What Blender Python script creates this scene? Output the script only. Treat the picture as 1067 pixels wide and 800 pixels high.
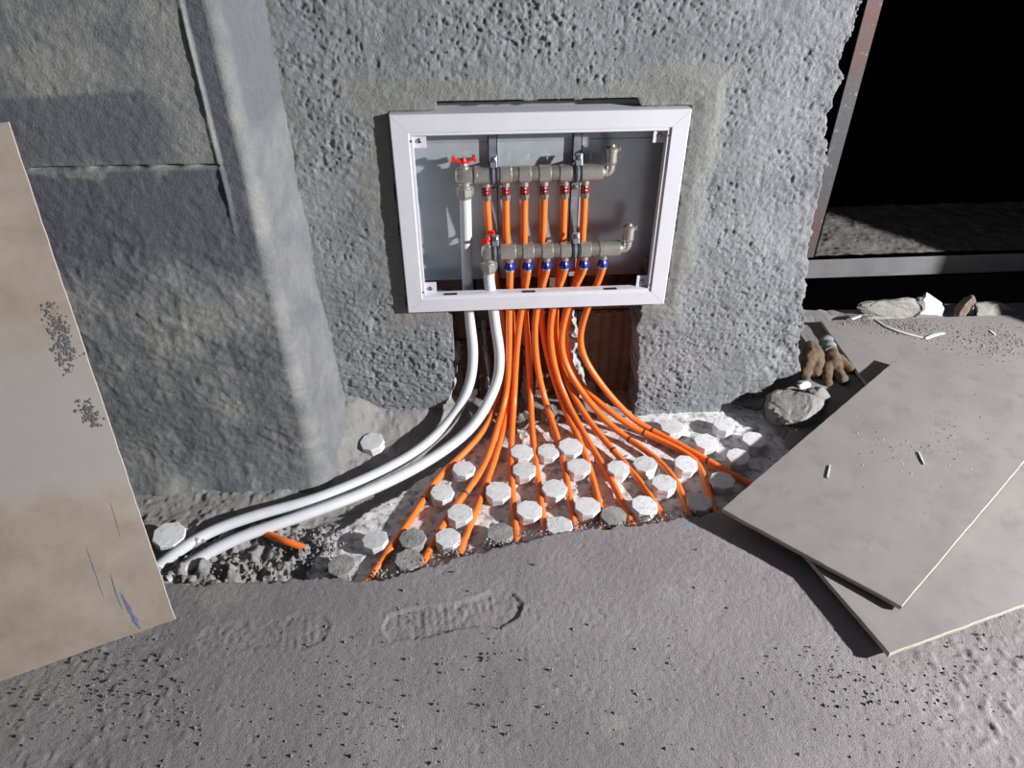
import bpy, bmesh, math, random
import numpy as np
from mathutils import Vector, Matrix

# ------------------------------------------------------------------ clear
for o in list(bpy.data.objects):
    bpy.data.objects.remove(o, do_unlink=True)
scene = bpy.context.scene
COL = scene.collection
random.seed(7)

# ------------------------------------------------------------------ camera
IW, IH, FPX = 1067.0, 800.0, 770.0
YAW, PITCH = math.radians(3.83), math.radians(37.06)
CAM = np.array([0.142, -1.493, 1.25])
c_f = np.array([math.sin(YAW)*math.cos(PITCH), math.cos(YAW)*math.cos(PITCH), -math.sin(PITCH)])
c_r = np.array([math.cos(YAW), -math.sin(YAW), 0.0])
c_u = np.cross(c_r, c_f)
cd = bpy.data.cameras.new('camera'); cam = bpy.data.objects.new('camera', cd); COL.objects.link(cam)
cd.sensor_fit = 'HORIZONTAL'; cd.sensor_width = 36.0; cd.lens = 36.0*FPX/IW; cd.clip_start = 0.02
cam.matrix_world = Matrix(((c_r[0], c_u[0], -c_f[0], CAM[0]), (c_r[1], c_u[1], -c_f[1], CAM[1]),
                           (c_r[2], c_u[2], -c_f[2], CAM[2]), (0, 0, 0, 1)))
scene.camera = cam

# ------------------------------------------------------------------ light
w = bpy.data.worlds.new('night'); scene.world = w; w.use_nodes = True
w.node_tree.nodes['Background'].inputs[0].default_value = (0.80, 0.88, 1.0, 1)
w.node_tree.nodes['Background'].inputs[1].default_value = 0.06
ld = bpy.data.lights.new('work_lamp', 'AREA'); ld.shape = 'DISK'; ld.size = 0.11
ld.energy = 285; ld.color = (1.0, 0.985, 0.97)
lamp = bpy.data.objects.new('work_lamp', ld); COL.objects.link(lamp)
lamp.location = (3.4, -1.6, 1.5)
lamp.rotation_euler = (Vector((0.3, -0.2, 0.3)) - lamp.location).to_track_quat('-Z', 'Y').to_euler()

vs = scene.view_settings
scene.display_settings.display_device = 'sRGB'
vs.view_transform = 'Standard'; vs.look = 'None'; vs.gamma = 1.0; vs.use_curve_mapping = False
vs.exposure = 0.0

# ------------------------------------------------------------------ pixel -> place
def ray(px, py):
    return c_f*FPX + c_r*(px-IW/2) - c_u*(py-IH/2)
def PY(px, py, Y):
    d = ray(px, py); return CAM + d*((Y-CAM[1])/d[1])
def PZ(px, py, Z):
    d = ray(px, py); return CAM + d*((Z-CAM[2])/d[2])

# ------------------------------------------------------------------ noise
_rng = np.random.default_rng(11)
_tab = _rng.random((256, 256))
def vnoise(x, y, s=0):
    x = np.asarray(x, float)+s*17.31; y = np.asarray(y, float)+s*9.77
    xi = np.floor(x).astype(int); yi = np.floor(y).astype(int)
    fx = x-xi; fy = y-yi
    fx = fx*fx*fx*(fx*(fx*6-15)+10); fy = fy*fy*fy*(fy*(fy*6-15)+10)
    a = _tab[xi & 255, yi & 255]; b = _tab[(xi+1) & 255, yi & 255]
    c = _tab[xi & 255, (yi+1) & 255]; d = _tab[(xi+1) & 255, (yi+1) & 255]
    return (a*(1-fx)+b*fx)*(1-fy)+(c*(1-fx)+d*fx)*fy
def fbm(x, y, size, octv=4, s=0, gain=0.5):
    """centred on 0, about -1..1"""
    t = 0; amp = 1; n = 0; f = 1.0/size
    for k in range(octv):
        t = t+amp*(vnoise(x*f, y*f, s+k*3)-0.5)*2; n += amp; amp *= gain; f *= 2.03
    return t/n*1.6
def sstep(a, b, x):
    t = np.clip((np.asarray(x, float)-a)/(b-a), 0, 1); return t*t*(3-2*t)

# ------------------------------------------------------------------ materials
def new_mat(name):
    m = bpy.data.materials.new(name); m.use_nodes = True
    nt = m.node_tree; return m, nt, nt.nodes['Principled BSDF']
def nnode(nt, typ, **kw):
    n = nt.nodes.new(typ)
    for k, v in kw.items():
        if k in n.inputs.keys(): n.inputs[k].default_value = v
        else: setattr(n, k, v)
    return n
def noise_tex(nt, scale, detail=4, rough=0.55, vec=None):
    n = nnode(nt, 'ShaderNodeTexNoise', Scale=scale, Detail=detail, Roughness=rough)
    if vec is not None: nt.links.new(vec, n.inputs['Vector'])
    return n
def ramp(nt, fac, stops):
    r = nt.nodes.new('ShaderNodeValToRGB'); nt.links.new(fac, r.inputs[0])
    e = r.color_ramp.elements
    while len(e) < len(stops): e.new(0.5)
    for i, (p, c) in enumerate(stops):
        e[i].position = p; e[i].color = (c, c, c, 1) if not hasattr(c, '__len__') else (*c, 1)
    return r.outputs[0]
def mixc(nt, fac, a, b):
    m = nt.nodes.new('ShaderNodeMix'); m.data_type = 'RGBA'
    if hasattr(fac, 'links'): nt.links.new(fac, m.inputs[0])
    else: m.inputs[0].default_value = fac
    for v, i in ((a, 6), (b, 7)):
        if hasattr(v, 'links'): nt.links.new(v, m.inputs[i])
        else: m.inputs[i].default_value = (*v, 1)
    return m.outputs[2]
def wcoord(nt):
    """position in the place: geometry node position (same from every view)"""
    return nt.nodes.new('ShaderNodeNewGeometry').outputs['Position']
def simple(name, col, rough=0.5, metal=0.0, var=0.12, scale=40, bump=0.0, bscale=200, spec=0.5, dirt=None, dscale=25, dlo=.55, dhi=.7):
    m, nt, b = new_mat(name); v = wcoord(nt)
    n = noise_tex(nt, scale, 4, .6, v)
    lo = tuple(max(0, c*(1-var)) for c in col); hi = tuple(min(1, c*(1+var)) for c in col)
    c = mixc(nt, ramp(nt, n.outputs[0], [(.3, 0.), (.7, 1.)]), lo, hi)
    if dirt is not None:
        n2 = noise_tex(nt, dscale, 6, .7, v)
        c = mixc(nt, ramp(nt, n2.outputs[0], [(dlo, 0.), (dhi, 1.)]), c, dirt)
    nt.links.new(c, b.inputs['Base Color'])
    b.inputs['Roughness'].default_value = rough; b.inputs['Metallic'].default_value = metal
    b.inputs['Specular IOR Level'].default_value = spec
    if bump:
        n3 = noise_tex(nt, bscale, 3, .6, v)
        bp = nnode(nt, 'ShaderNodeBump', Strength=bump, Distance=0.002)
        nt.links.new(n3.outputs[0], bp.inputs['Height']); nt.links.new(bp.outputs[0], b.inputs['Normal'])
    return m
def vmask(nt, name='mask'):
    a = nt.nodes.new('ShaderNodeAttribute'); a.attribute_name = name; return a.outputs['Fac']
def cement(name, colA, colB, colMask, grain=420, bump=.5, scale=7, rough=.95, coarse=0.0, cscale=110, dist=.003):
    """concrete / mortar: large tone patches, fine grain, pits; 'mask' attribute blends in a second mortar"""
    m, nt, b = new_mat(name); v = wcoord(nt)
    n1 = noise_tex(nt, scale, 6, .62, v)
    c = mixc(nt, ramp(nt, n1.outputs[0], [(.32, 0.), (.68, 1.)]), colA, colB)
    if colMask is not None:
        c = mixc(nt, vmask(nt), c, colMask)
    n2 = noise_tex(nt, grain, 3, .7, v)
    g = ramp(nt, n2.outputs[0], [(.25, .72), (.75, 1.22)])
    mm = nt.nodes.new('ShaderNodeMix'); mm.data_type = 'RGBA'; mm.blend_type = 'MULTIPLY'; mm.inputs[0].default_value = 1
    nt.links.new(c, mm.inputs[6]); nt.links.new(g, mm.inputs[7]); c = mm.outputs[2]
    nt.links.new(c, b.inputs['Base Color'])
    b.inputs['Roughness'].default_value = rough; b.inputs['Specular IOR Level'].default_value = .2
    n3 = noise_tex(nt, grain*.55, 4, .7, v)
    bp = nnode(nt, 'ShaderNodeBump', Strength=bump, Distance=dist)
    nt.links.new(n3.outputs[0], bp.inputs['Height']); nt.links.new(bp.outputs[0], b.inputs['Normal'])
    if coarse:
        n4 = noise_tex(nt, cscale, 6, .68, v)
        pr = ramp(nt, n4.outputs[0], [(.30, 0.), (.46, .75), (.62, .82), (.80, 1.)])      # pitted
        bp2 = nnode(nt, 'ShaderNodeBump', Strength=coarse, Distance=.007)
        nt.links.new(pr, bp2.inputs['Height']); nt.links.new(bp2.outputs[0], bp.inputs['Normal'])
    return m

M = {}
M['plaster'] = cement('wall_plaster', (.190, .198, .214), (.300, .309, .330), (.245, .25, .238), grain=520, bump=.8, coarse=.42, cscale=95)
M['column'] = cement('column_concrete', (.170, .177, .186), (.315, .320, .315), (.130, .135, .160), grain=420, bump=.5, scale=11, coarse=.16, cscale=90)
M['screed'] = cement('floor_screed', (.245, .229, .238), (.325, .307, .316), (.33, .327, .318), grain=620, bump=.9, coarse=.30, cscale=120, scale=4)
M['mortar'] = cement('loose_mortar', (.20, .195, .185), (.31, .30, .285), None, grain=300, bump=.8, scale=14)
M['foam'] = simple('foam_panel', (.70, .70, .71), .8, var=.12, dirt=(.33, .32, .31), dscale=42, dlo=.50, dhi=.60, bump=.3, bscale=250)
M['nub'] = simple('foam_nub', (.68, .69, .72), .7, var=.08, dirt=(.38, .375, .37), dscale=75, dlo=.56, dhi=.72, bump=.25, bscale=220)
M['smear'] = cement('smeared_mortar', (.34, .34, .335), (.50, .50, .49), None, grain=260, bump=.9, scale=30)
M['splash2'] = simple('dark_crumb', (.09, .085, .085), .95, var=.3, scale=200)
M['nub_mud'] = cement('mortar_on_nub', (.22, .22, .22), (.40, .40, .40), None, grain=260, bump=.9, scale=30)
M['orange'] = simple('orange_pipe', (.86, .19, .032), .38, var=.10, scale=25, dirt=(.60, .22, .09), dscale=45, dlo=.54, dhi=.76)
M['white_pipe'] = simple('white_pipe', (.66, .68, .72), .42, var=.03, dirt=(.50, .49, .47), dscale=30, dlo=.60, dhi=.78)
M['frame'] = simple('white_powder_coat', (.64, .64, .70), .45, var=.03, scale=18, dirt=(.50, .50, .51), dscale=60, dlo=.66, dhi=.80)
M['nickel'] = simple('nickel_plated_brass', (.50, .48, .445), .38, metal=.75, var=.10, scale=60)
M['nickel_dark'] = simple('cast_nickel', (.25, .24, .215), .5, metal=.6, var=.3, scale=260)
M['galv'] = simple('galvanized_sheet', (.50, .555, .60), .30, metal=.45, var=.10, scale=14)
M['steel'] = simple('bracket_steel', (.34, .37, .43), .38, metal=.6, var=.25, scale=60)
M['rubber'] = simple('black_rubber', (.018, .020, .032), .55)
M['red'] = simple('red_paint', (.72, .030, .020), .32, var=.08)
M['darkred'] = simple('red_plastic', (.22, .016, .016), .35, var=.3, scale=150)
M['blue'] = simple('blue_plastic', (.012, .020, .22), .35, var=.2, scale=150)
M['screw'] = simple('zinc_screw', (.30, .30, .32), .4, metal=1.)
M['clay'] = simple('clay_block', (.15, .085, .066), .9, var=.35, scale=18, bump=.6, bscale=160, dirt=(.20, .16, .14), dscale=30, dlo=.62, dhi=.75)
M['tile'] = simple('tile_beige_grey', (.245, .230, .226), .52, var=.10, scale=7, dirt=(.20, .19, .185), dscale=16, dlo=.52, dhi=.72, spec=.35)
M['tile_edge'] = simple('tile_biscuit', (.44, .39, .34), .9, var=.12, scale=120, bump=.4)
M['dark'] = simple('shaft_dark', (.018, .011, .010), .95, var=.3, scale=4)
M['sill'] = simple('sill_steel', (.125, .125, .13), .6, metal=.0, var=.15, scale=12, dirt=(.11, .105, .10), dscale=22)
M['sillc'] = cement('sill_cement', (.10, .095, .09), (.17, .16, .15), None, grain=120, bump=.9, scale=20)
M['glove'] = simple('brown_cloth', (.125, .083, .056), .95, var=.35, scale=45, bump=.7, bscale=500)
M['cuff'] = simple('grey_knit_cuff', (.20, .215, .215), .95, var=.25, scale=60, bump=.8, bscale=600)
M['chip'] = simple('white_scrap', (.55, .56, .57), .7, var=.05)
M['brickchip'] = simple('brown_fragment', (.16, .12, .10), .9, var=.3, scale=60, bump=.5)
M['ring'] = simple('dark_ring', (.07, .035, .025), .6)

# ------------------------------------------------------------------ mesh helpers
def mesh_from(name, V, Fc, mat, smooth=False):
    me = bpy.data.meshes.new(name)
    me.from_pydata([tuple(map(float, v)) for v in V], [], Fc)
    me.materials.append(mat)
    if smooth:
        me.polygons.foreach_set('use_smooth', [True]*len(me.polygons))
    me.update(); return me
def link(name, me, loc=(0, 0, 0), parent=None):
    o = bpy.data.objects.new(name, me); COL.objects.link(o)
    if parent is not None:
        o.parent = parent
        pl = Vector((0, 0, 0)); p = parent
        while p is not None: pl += p.location; p = p.parent
        o.location = Vector(loc)-pl
    else: o.location = Vector(loc)
    return o
def tag(o, label, cat, group=None):
    o['label'] = label; o['category'] = cat
    if group: o['group'] = group
    return o
def struct(o, label=None):
    o['kind'] = 'structure'
    if label: o['label'] = label; o['category'] = o.name.split('_')[0]
    return o
def empty(name, loc):
    o = bpy.data.objects.new(name, None); COL.objects.link(o); o.location = loc; o.empty_display_size = .02; return o
class MB:
    """collects world-space geometry for one mesh object"""
    def __init__(s): s.V = []; s.F = []; s.mi = []; s.sm = []
    def add(s, V, F, mi=0, sm=False):
        b = len(s.V); s.V.extend([tuple(map(float, v)) for v in V])
        for f in F: s.F.append(tuple(i+b for i in f)); s.mi.append(mi); s.sm.append(sm)
        return s
    def box(s, lo, hi, rot=None, pivot=None, mi=0):
        x0, y0, z0 = lo; x1, y1, z1 = hi
        V = [Vector(p) for p in ((x0,y0,z0),(x1,y0,z0),(x1,y1,z0),(x0,y1,z0),(x0,y0,z1),(x1,y0,z1),(x1,y1,z1),(x0,y1,z1))]
        if rot is not None:
            pv = Vector(pivot) if pivot is not None else (Vector(lo)+Vector(hi))/2
            V = [rot @ (v-pv)+pv for v in V]
        return s.add(V, [(3,2,1,0),(4,5,6,7),(0,1,5,4),(1,2,6,5),(2,3,7,6),(3,0,4,7)], mi)
    def lathe(s, p0, d, prof, seg=20, mi=0, sm=True, ph=0.0, lob=0, lamp_=0.0):
        d = Vector(d).normalized(); p0 = Vector(p0)
        a = d.orthogonal().normalized(); b = d.cross(a)
        V = []; F = []
        for t, r in prof:
            for k in range(seg):
                an = 2*math.pi*k/seg+ph
                rr = r*(1+lamp_*math.cos(lob*an)) if lob else r
                V.append(p0+d*t+(a*math.cos(an)+b*math.sin(an))*rr)
        n = len(prof)
        for i in range(n-1):
            for k in range(seg):
                k2 = (k+1) % seg
                F.append((i*seg+k, i*seg+k2, (i+1)*seg+k2, (i+1)*seg+k))
        s.add(V, F, mi, sm)
        s.add([V[k] for k in range(seg)], [tuple(reversed(range(seg)))], mi)
        s.add([V[(n-1)*seg+k] for k in range(seg)], [tuple(range(seg))], mi)
        return s
    def tube(s, pts, rad, seg=14, mi=0):
        pts = [Vector(p) for p in pts]; n = len(pts)
        T = [(pts[min(i+1, n-1)]-pts[max(i-1, 0)]).normalized() for i in range(n)]
        a = T[0].orthogonal().normalized(); V = []; F = []
        for i in range(n):
            a = (a-T[i]*a.dot(T[i])).normalized(); b = T[i].cross(a)
            r = rad[i] if hasattr(rad, '__len__') else rad
            for k in range(seg):
                an = 2*math.pi*k/seg
                V.append(pts[i]+(a*math.cos(an)+b*math.sin(an))*r)
        for i in range(n-1):
            for k in range(seg):
                k2 = (k+1) % seg
                F.append((i*seg+k, i*seg+k2, (i+1)*seg+k2, (i+1)*seg+k))
        s.add(V, F, mi, True)
        s.add(V[:seg], [tuple(reversed(range(seg)))], mi); s.add(V[-seg:], [tuple(range(seg))], mi)
        return s
    def build(s, name, mats, parent=None, at=None, bevel=0.0, seg=2):
        if not isinstance(mats, (list, tuple)): mats = [mats]
        if at is None:
            at = np.array(s.V).mean(0)
        V = np.array(s.V)-np.array(at)
        me = bpy.data.meshes.new(name); me.from_pydata(V.tolist(), [], s.F)
        for m in mats: me.materials.append(m)
        me.polygons.foreach_set('material_index', s.mi); me.polygons.foreach_set('use_smooth', s.sm); me.update()
        if any(s.sm): me.set_sharp_from_angle(angle=math.radians(38))
        if bevel:
            bm = bmesh.new(); bm.from_mesh(me)
            bmesh.ops.remove_doubles(bm, verts=bm.verts, dist=1e-6)
            bmesh.ops.bevel(bm, geom=list(bm.edges), offset=bevel, segments=seg, affect='EDGES', profile=.5)
            bm.to_mesh(me); bm.free()
        return link(name, me, at, parent)
def catmull(pts, n=8):
    P = [np.array(p, float) for p in pts]; P = [2*P[0]-P[1]]+P+[2*P[-1]-P[-2]]; out = []
    for i in range(1, len(P)-2):
        p0, p1, p2, p3 = P[i-1:i+3]
        # centripetal-ish: plain uniform catmull-rom
        for k in range(n):
            t = k/n
            out.append(.5*((2*p1)+(-p0+p2)*t+(2*p0-5*p1+4*p2-p3)*t*t+(-p0+3*p1-3*p2+p3)*t**3))
    out.append(P[-2]); return out
def smooth_path(pts, it=2):
    P = np.array(pts)
    for _ in range(it):
        Q = P.copy(); Q[1:-1] = .25*P[:-2]+.5*P[1:-1]+.25*P[2:]; P = Q
    return P
def grid_mesh(name, X, Y, Z, keep, mat, side=None, smooth=True, mask=None):
    """structured grid (arrays [i,j]); keep = cell mask; side=(vec) extrudes the boundary of the kept cells"""
    ni, nj = X.shape
    idx = np.arange(ni*nj).reshape(ni, nj)
    V = np.stack([X.ravel(), Y.ravel(), Z.ravel()], 1)
    a = idx[:-1, :-1][keep]; b = idx[1:, :-1][keep]; c = idx[1:, 1:][keep]; d = idx[:-1, 1:][keep]
    quads = np.stack([a, b, c, d], 1)
    nfront = len(quads)
    if side is not None:
        E = np.concatenate([np.stack([a, b], 1), np.stack([b, c], 1), np.stack([c, d], 1), np.stack([d, a], 1)])
        key = np.sort(E, 1); kk = key[:, 0].astype(np.int64)*(ni*nj)+key[:, 1]
        u, inv, cnt = np.unique(kk, return_inverse=True, return_counts=True)
        B = E[cnt[inv] == 1]
        vb = np.unique(B); remap = {int(v): len(V)+i for i, v in enumerate(vb)}
        dv = np.array([side(V[v]) for v in vb])
        V = np.concatenate([V, V[vb]+dv])
        sq = np.array([[e[1], e[0], remap[int(e[0])], remap[int(e[1])]] for e in B])
        quads = np.concatenate([quads, sq])
    used = np.unique(quads); rm = -np.ones(len(V), int); rm[used] = np.arange(len(used))
    quads = rm[quads]; V = V[used]
    me = bpy.data.meshes.new(name)
    me.vertices.add(len(V)); me.vertices.foreach_set('co', V.astype(np.float32).ravel())
    nq = len(quads); me.loops.add(nq*4); me.loops.foreach_set('vertex_index', quads.astype(np.int32).ravel())
    me.polygons.add(nq); me.polygons.foreach_set('loop_start', np.arange(0, nq*4, 4, dtype=np.int32))
    sm = np.zeros(nq, bool); sm[:nfront] = smooth
    me.polygons.foreach_set('use_smooth', sm)
    me.materials.append(mat); me.update(calc_edges=True); me.validate()
    if mask is not None:
        mk = np.zeros(len(used), np.float32); flat = mask.ravel()
        ok = used < ni*nj; mk[ok] = flat[used[ok]]
        at = me.attributes.new('mask', 'FLOAT', 'POINT'); at.data.foreach_set('value', mk)
    return me
def inside(px, py, poly):
    r = np.zeros(np.shape(px), bool); n = len(poly)
    for i in range(n):
        x0, y0 = poly[i]; x1, y1 = poly[(i+1) % n]
        if y0 == y1: continue
        c = ((y0 > py) != (y1 > py)) & (px < (x1-x0)*(py-y0)/(y1-y0)+x0); r ^= c
    return r
def polydist(px, py, pts, closed=False):
    d = np.full(np.shape(px), 9.0); n = len(pts)
    for i in range(n if closed else n-1):
        x0, y0 = pts[i]; x1, y1 = pts[(i+1) % n]
        L = (x1-x0)**2+(y1-y0)**2+1e-12
        t = np.clip(((px-x0)*(x1-x0)+(py-y0)*(y1-y0))/L, 0, 1)
        d = np.minimum(d, np.hypot(px-x0-t*(x1-x0), py-y0-t*(y1-y0)))
    return d

# ================================================================== STRUCTURE
PROUD = -0.017          # front of the white frame
PANEL_Y = 0.066         # back sheet of the box
BX0, BX1, BZ0, BZ1 = 0.0, 0.60, 0.35, 0.80

# ---- plastered wall with the box niche and the chase below it
def build_wall():
    st = .0024
    xs = np.arange(-.26, 1.06, st); zs = np.arange(-.03, 1.55, st)
    X, Z = np.meshgrid(xs, zs, indexing='ij')
    chase = [tuple(PY(*p, 0)[[0, 2]]) for p in ((464, 318), (471, 345), (473, 395), (466, 420), (446, 437), (425, 452), (425, 520), (668, 520), (661, 432), (663, 400), (664, 350), (668, 318))]
    jx = fbm(X, Z, .03, 3, 5)*.006; jz = fbm(X, Z, .03, 3, 8)*.006
    dbox = np.maximum(np.maximum(BX0-X, X-BX1), np.maximum(BZ0-Z, Z-BZ1))
    hole = (X+jx*.3 > BX0-.002) & (X < BX1+.003+np.abs(jx)) & (Z > BZ0-.003) & (Z < BZ1+.002)
    topgap = (X > .095) & (X < .50+.01*np.sin(Z*90)) & (Z > .78) & (Z < .818+jz*.35)
    ch = inside(X+jx, Z+jz, chase)
    xr = np.interp(Z, [-.05, .11, .2, .35, .47, .6, .717, .85, .99, 1.6], [1.0, .985, .968, .945, .930, .912, .905, .90, .898, .895])
    keepv = (X+fbm(X, Z, .05, 4, 21)*.014 < xr) & ~hole & ~topgap & ~ch
    # undercut foot on the right
    foot = (X > .80) & (Z < .02+(X-.80)*.55+jz)
    keepv &= ~foot
    keep = keepv[:-1, :-1] & keepv[1:, :-1] & keepv[:-1, 1:] & keepv[1:, 1:]
    # relief: thrown render, smoother mortar band round the box and along the column
    band = 1-sstep(.035, .085, dbox+fbm(X, Z, .12, 3, 31)*.03)
    band = np.maximum(band, (1-sstep(.0, .05, X+.2-.0+fbm(X, Z, .1, 3, 33)*.02))*.6)
    low = fbm(X, Z, .25, 3, 1)*.004
    mid = fbm(X, Z, .045, 2, 2)*.0010
    pit = np.clip(vnoise(X/.012, Z/.010, 4)-.70, 0, 1)*.010+np.clip(vnoise(X/.0062, Z/.0058, 41)-.66, 0, 1)*.0085+np.clip(vnoise(X/.022, Z/.019, 47)-.80, 0, 1)*.02
    lump = np.clip(vnoise(X/.017, Z/.014, 6)-.66, 0, 1)*.007+np.clip(vnoise(X/.0075, Z/.007, 61)-.58, 0, 1)*.006
    patch = .45+.45*sstep(-.25, .35, fbm(X, Z, .2, 3, 9))
    rough = (1-band*.8)*patch*1.15
    spk = np.clip(vnoise(X/.0064, Z/.0060, 85)-.68, 0, 1)*.0125*(1-band*.75)*sstep(-.35, .2, fbm(X, Z, .09, 2, 86))
    h = low*(1-band*.6)-spk+rough*(mid*.8-pit+lump)+fbm(X, Z, .012, 2, 12)*.0006
    # scratched trowel strokes in the smooth band
    h += band*fbm(X*.3+Z, Z-X*.2, .02, 2, 14)*.0008
    h += .006*band*sstep(.0, .03, dbox)*(1-sstep(.045, .08, dbox))*sstep(.50, .62, X)
    h += np.exp(-((X-.93)/.05)**2)*fbm(X, Z, .03, 3, 19)*.004
    Yv = -h
    def side(v):
        if v[0] > .86 and (v[2] > .02): return (0.02, .40, 0)
        return (0, .125, 0)
    me = grid_mesh('wall_back', X, Yv, Z, keep, M['plaster'], side, True, np.clip(band*.9, 0, 1))
    return struct(link('wall_back', me), 'rough grey plastered wall around the recessed white box')
wall_back = build_wall()

# clay blocks at the back of the chase, with mortar smeared over the joint
def clay_blocks():
    specs = [(-.22, .155, -.03, .195), (-.22, .155, .20, .42), (.160, .385, -.03, .225), (.160, .385, .23, .42), (.390, .70, -.03, .27), (.390, .70, .275, .45)]
    for (x0, x1, z0, z1) in specs:
        b = MB(); b.box((x0, .095, z0), (x1, .16, z1))
        # comb grooves of the clay block
        n = int((x1-x0)/.028)
        for k in range(n):
            xx = x0+.012+k*.028
            b.box((xx, .0915, z0+.004), (xx+.017, .0955, z1-.004))
        b.build('brick', M['clay'], wall_back)
    for i, (pp, ww) in enumerate(([((591, 322), (593, 345), (594, 365), (598, 385), (606, 402), (618, 416)), .024], [((504, 335), (506, 360), (509, 382), (508, 400)), .008],
                      [((549, 345), (550, 375), (549, 400), (547, 425)), .012], [((476, 360), (472, 385), (464, 410), (455, 435)), .018])):
        st = .004; P = [PY(*p, .09)[[0, 2]] for p in pp]
        xs = np.arange(min(p[0] for p in P)-.05, max(p[0] for p in P)+.05, st); zs = np.arange(min(p[1] for p in P)-.04, max(p[1] for p in P)+.03, st)
        X, Z = np.meshgrid(xs, zs, indexing='ij')
        d = polydist(X, Z, P)+fbm(X, Z, .03, 3, 50+i)*ww*.5
        h = sstep(ww, ww*.2, d)*(.055, .045, .045, .045)[i]*(0.9+.22*fbm(X, Z, .012, 3, 70+i))
        kp = (d < ww*1.05)
        keep = kp[:-1, :-1] & kp[1:, 1:]
        me = grid_mesh('mortar_smear', X, .0945-h, Z, keep, M['smear'], None, True)
        link('mortar_smear', me, (0, 0, 0), wall_back)
clay_blocks()

# ---- concrete column on the left
def build_column():
    st = .0029
    # unrolled profile: u along front face then corner then right side
    xf = np.arange(-1.35, -.253, st)
    side_pts = [(-.252+.026*math.sin(k*.26), -.205+.026*(1-math.cos(k*.26))) for k in range(0, 6)]
    n2 = int(.19/st)
    for k in range(1, n2+1):
        t = k/n2; side_pts.append((-.2267+.029*t, -.1845+.192*t))
    px = np.concatenate([xf, [p[0] for p in side_pts]]); py = np.concatenate([np.full(len(xf), -.205), [p[1] for p in side_pts]])
    zs = np.arange(-.03, 1.55, st)
    U, Z = np.meshgrid(np.arange(len(px))*st, zs, indexing='ij')
    PXa = np.repeat(px[:, None], len(zs), 1); PYa = np.repeat(py[:, None], len(zs), 1)
    tx = np.gradient(px); ty = np.gradient(py); L = np.hypot(tx, ty); nx = ty/L; ny = -tx/L
    front = PYa < -.2045
    # formwork board seams and fin
    zj = .776+fbm(PXa, Z*0, .3, 2, 3)*.002
    seam = np.exp(-((Z-zj)/.0026)**2)*(-.010-.006*fbm(PXa, Z, .03, 2, 4))*sstep(-.27, -.30, PXa)
    fin_x = -.283+(Z-.7)*.004+fbm(Z, Z*0, .12, 2, 6)*.0020
    fin = np.exp(-((PXa-fin_x)/.0028)**2)*.004*sstep(.60, .72, Z)*(.8+.35*fbm(PXa*0, Z, .05, 2, 8))
    recess = -.002*sstep(-.281, -.277, PXa)*sstep(.62, .75, Z)*front
    rough = sstep(.70, .58, Z+fbm(PXa, Z, .12, 3, 16)*.06)
    sidez = sstep(0, .035, U-U[len(xf)-1, 0])
    base = fbm(U, Z, .3, 3, 1)*.003
    pits = -np.clip(vnoise(U/.02, Z/.02, 11)-.83, 0, 1)*.02
    rr = rough*(fbm(U*.6+Z*.8, Z*.6-U*.8, .022, 3, 13)*.0014*sstep(-.1, .5, fbm(U, Z, .12, 2, 18))+fbm(U, Z, .04, 3, 14)*.0009+np.clip(vnoise(U/.010, Z/.010, 15)-.6, 0, 1)*.003+fbm(U*.5+Z, Z*.25-U, .03, 3, 35)*.0010)
    rib = sidez*sstep(.70, .80, Z)*(.004*np.exp(-((U-U[len(xf)+18, 0])/.004)**2)+.003*np.exp(-((U-U[len(xf)+32, 0])/.006)**2))
    chip = -np.clip(fbm(U, Z, .05, 3, 44), 0, 1)*.003*np.exp(-((U-U[len(xf)+3, 0])/.012)**2)
    sidebump = sidez*(fbm(U, Z, .06, 4, 45)*.003+np.clip(vnoise(U/.012, Z/.014, 46)-.68, 0, 1)*.008)
    flare = .035*sstep(.16, -.02, Z)**2*(1+.3*fbm(U, Z, .1, 2, 27))+.02*sstep(.45, .0, Z)*sidez
    h = base*.6+chip+sidebump+pits*.35+rr+seam+fin+recess+rib+flare+fbm(U, Z, .012, 2, 19)*.0005
    X = PXa+nx[:, None]*h; Y = PYa+ny[:, None]*h
    keep = np.ones((X.shape[0]-1, X.shape[1]-1), bool)
    # dark bluish stain of the second pour, paler film on the upper boards
    wob = fbm(PXa, Z, .1, 4, 23)*.035
    mask = sstep(.775, .768, Z+np.maximum(0, fbm(PXa, Z, .06, 4, 24)*.03))*sstep(.50, .62, Z+wob)*front
    mask = np.maximum(mask, .75*sstep(.93+.05*PXa, .92+.05*PXa, Z)*sstep(.76, .80, Z+wob*.6)*sstep(-.33, -.38, PXa+wob)*front)
    mask = np.maximum(mask, 1.0*sstep(-.279, -.275, PXa)*front*sstep(.66, .72, Z))
    mask = np.maximum(mask, sidez*(.42+.4*sstep(.80, .84, Z+wob*.5)))  # side face darkened in colour to subdue its lamp-lit brightness
    mask = np.maximum(mask, .5*sstep(.5, .4, Z)*front*sstep(-.1, .4, fbm(PXa, Z, .2, 3, 29)))
    me = grid_mesh('wall_left', X, Y, Z, keep, M['column'], None, True, np.clip(mask, 0, 1))
    return struct(link('wall_left', me), 'dark concrete column with formwork seams left of the box')
wall_left = build_column()

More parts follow.
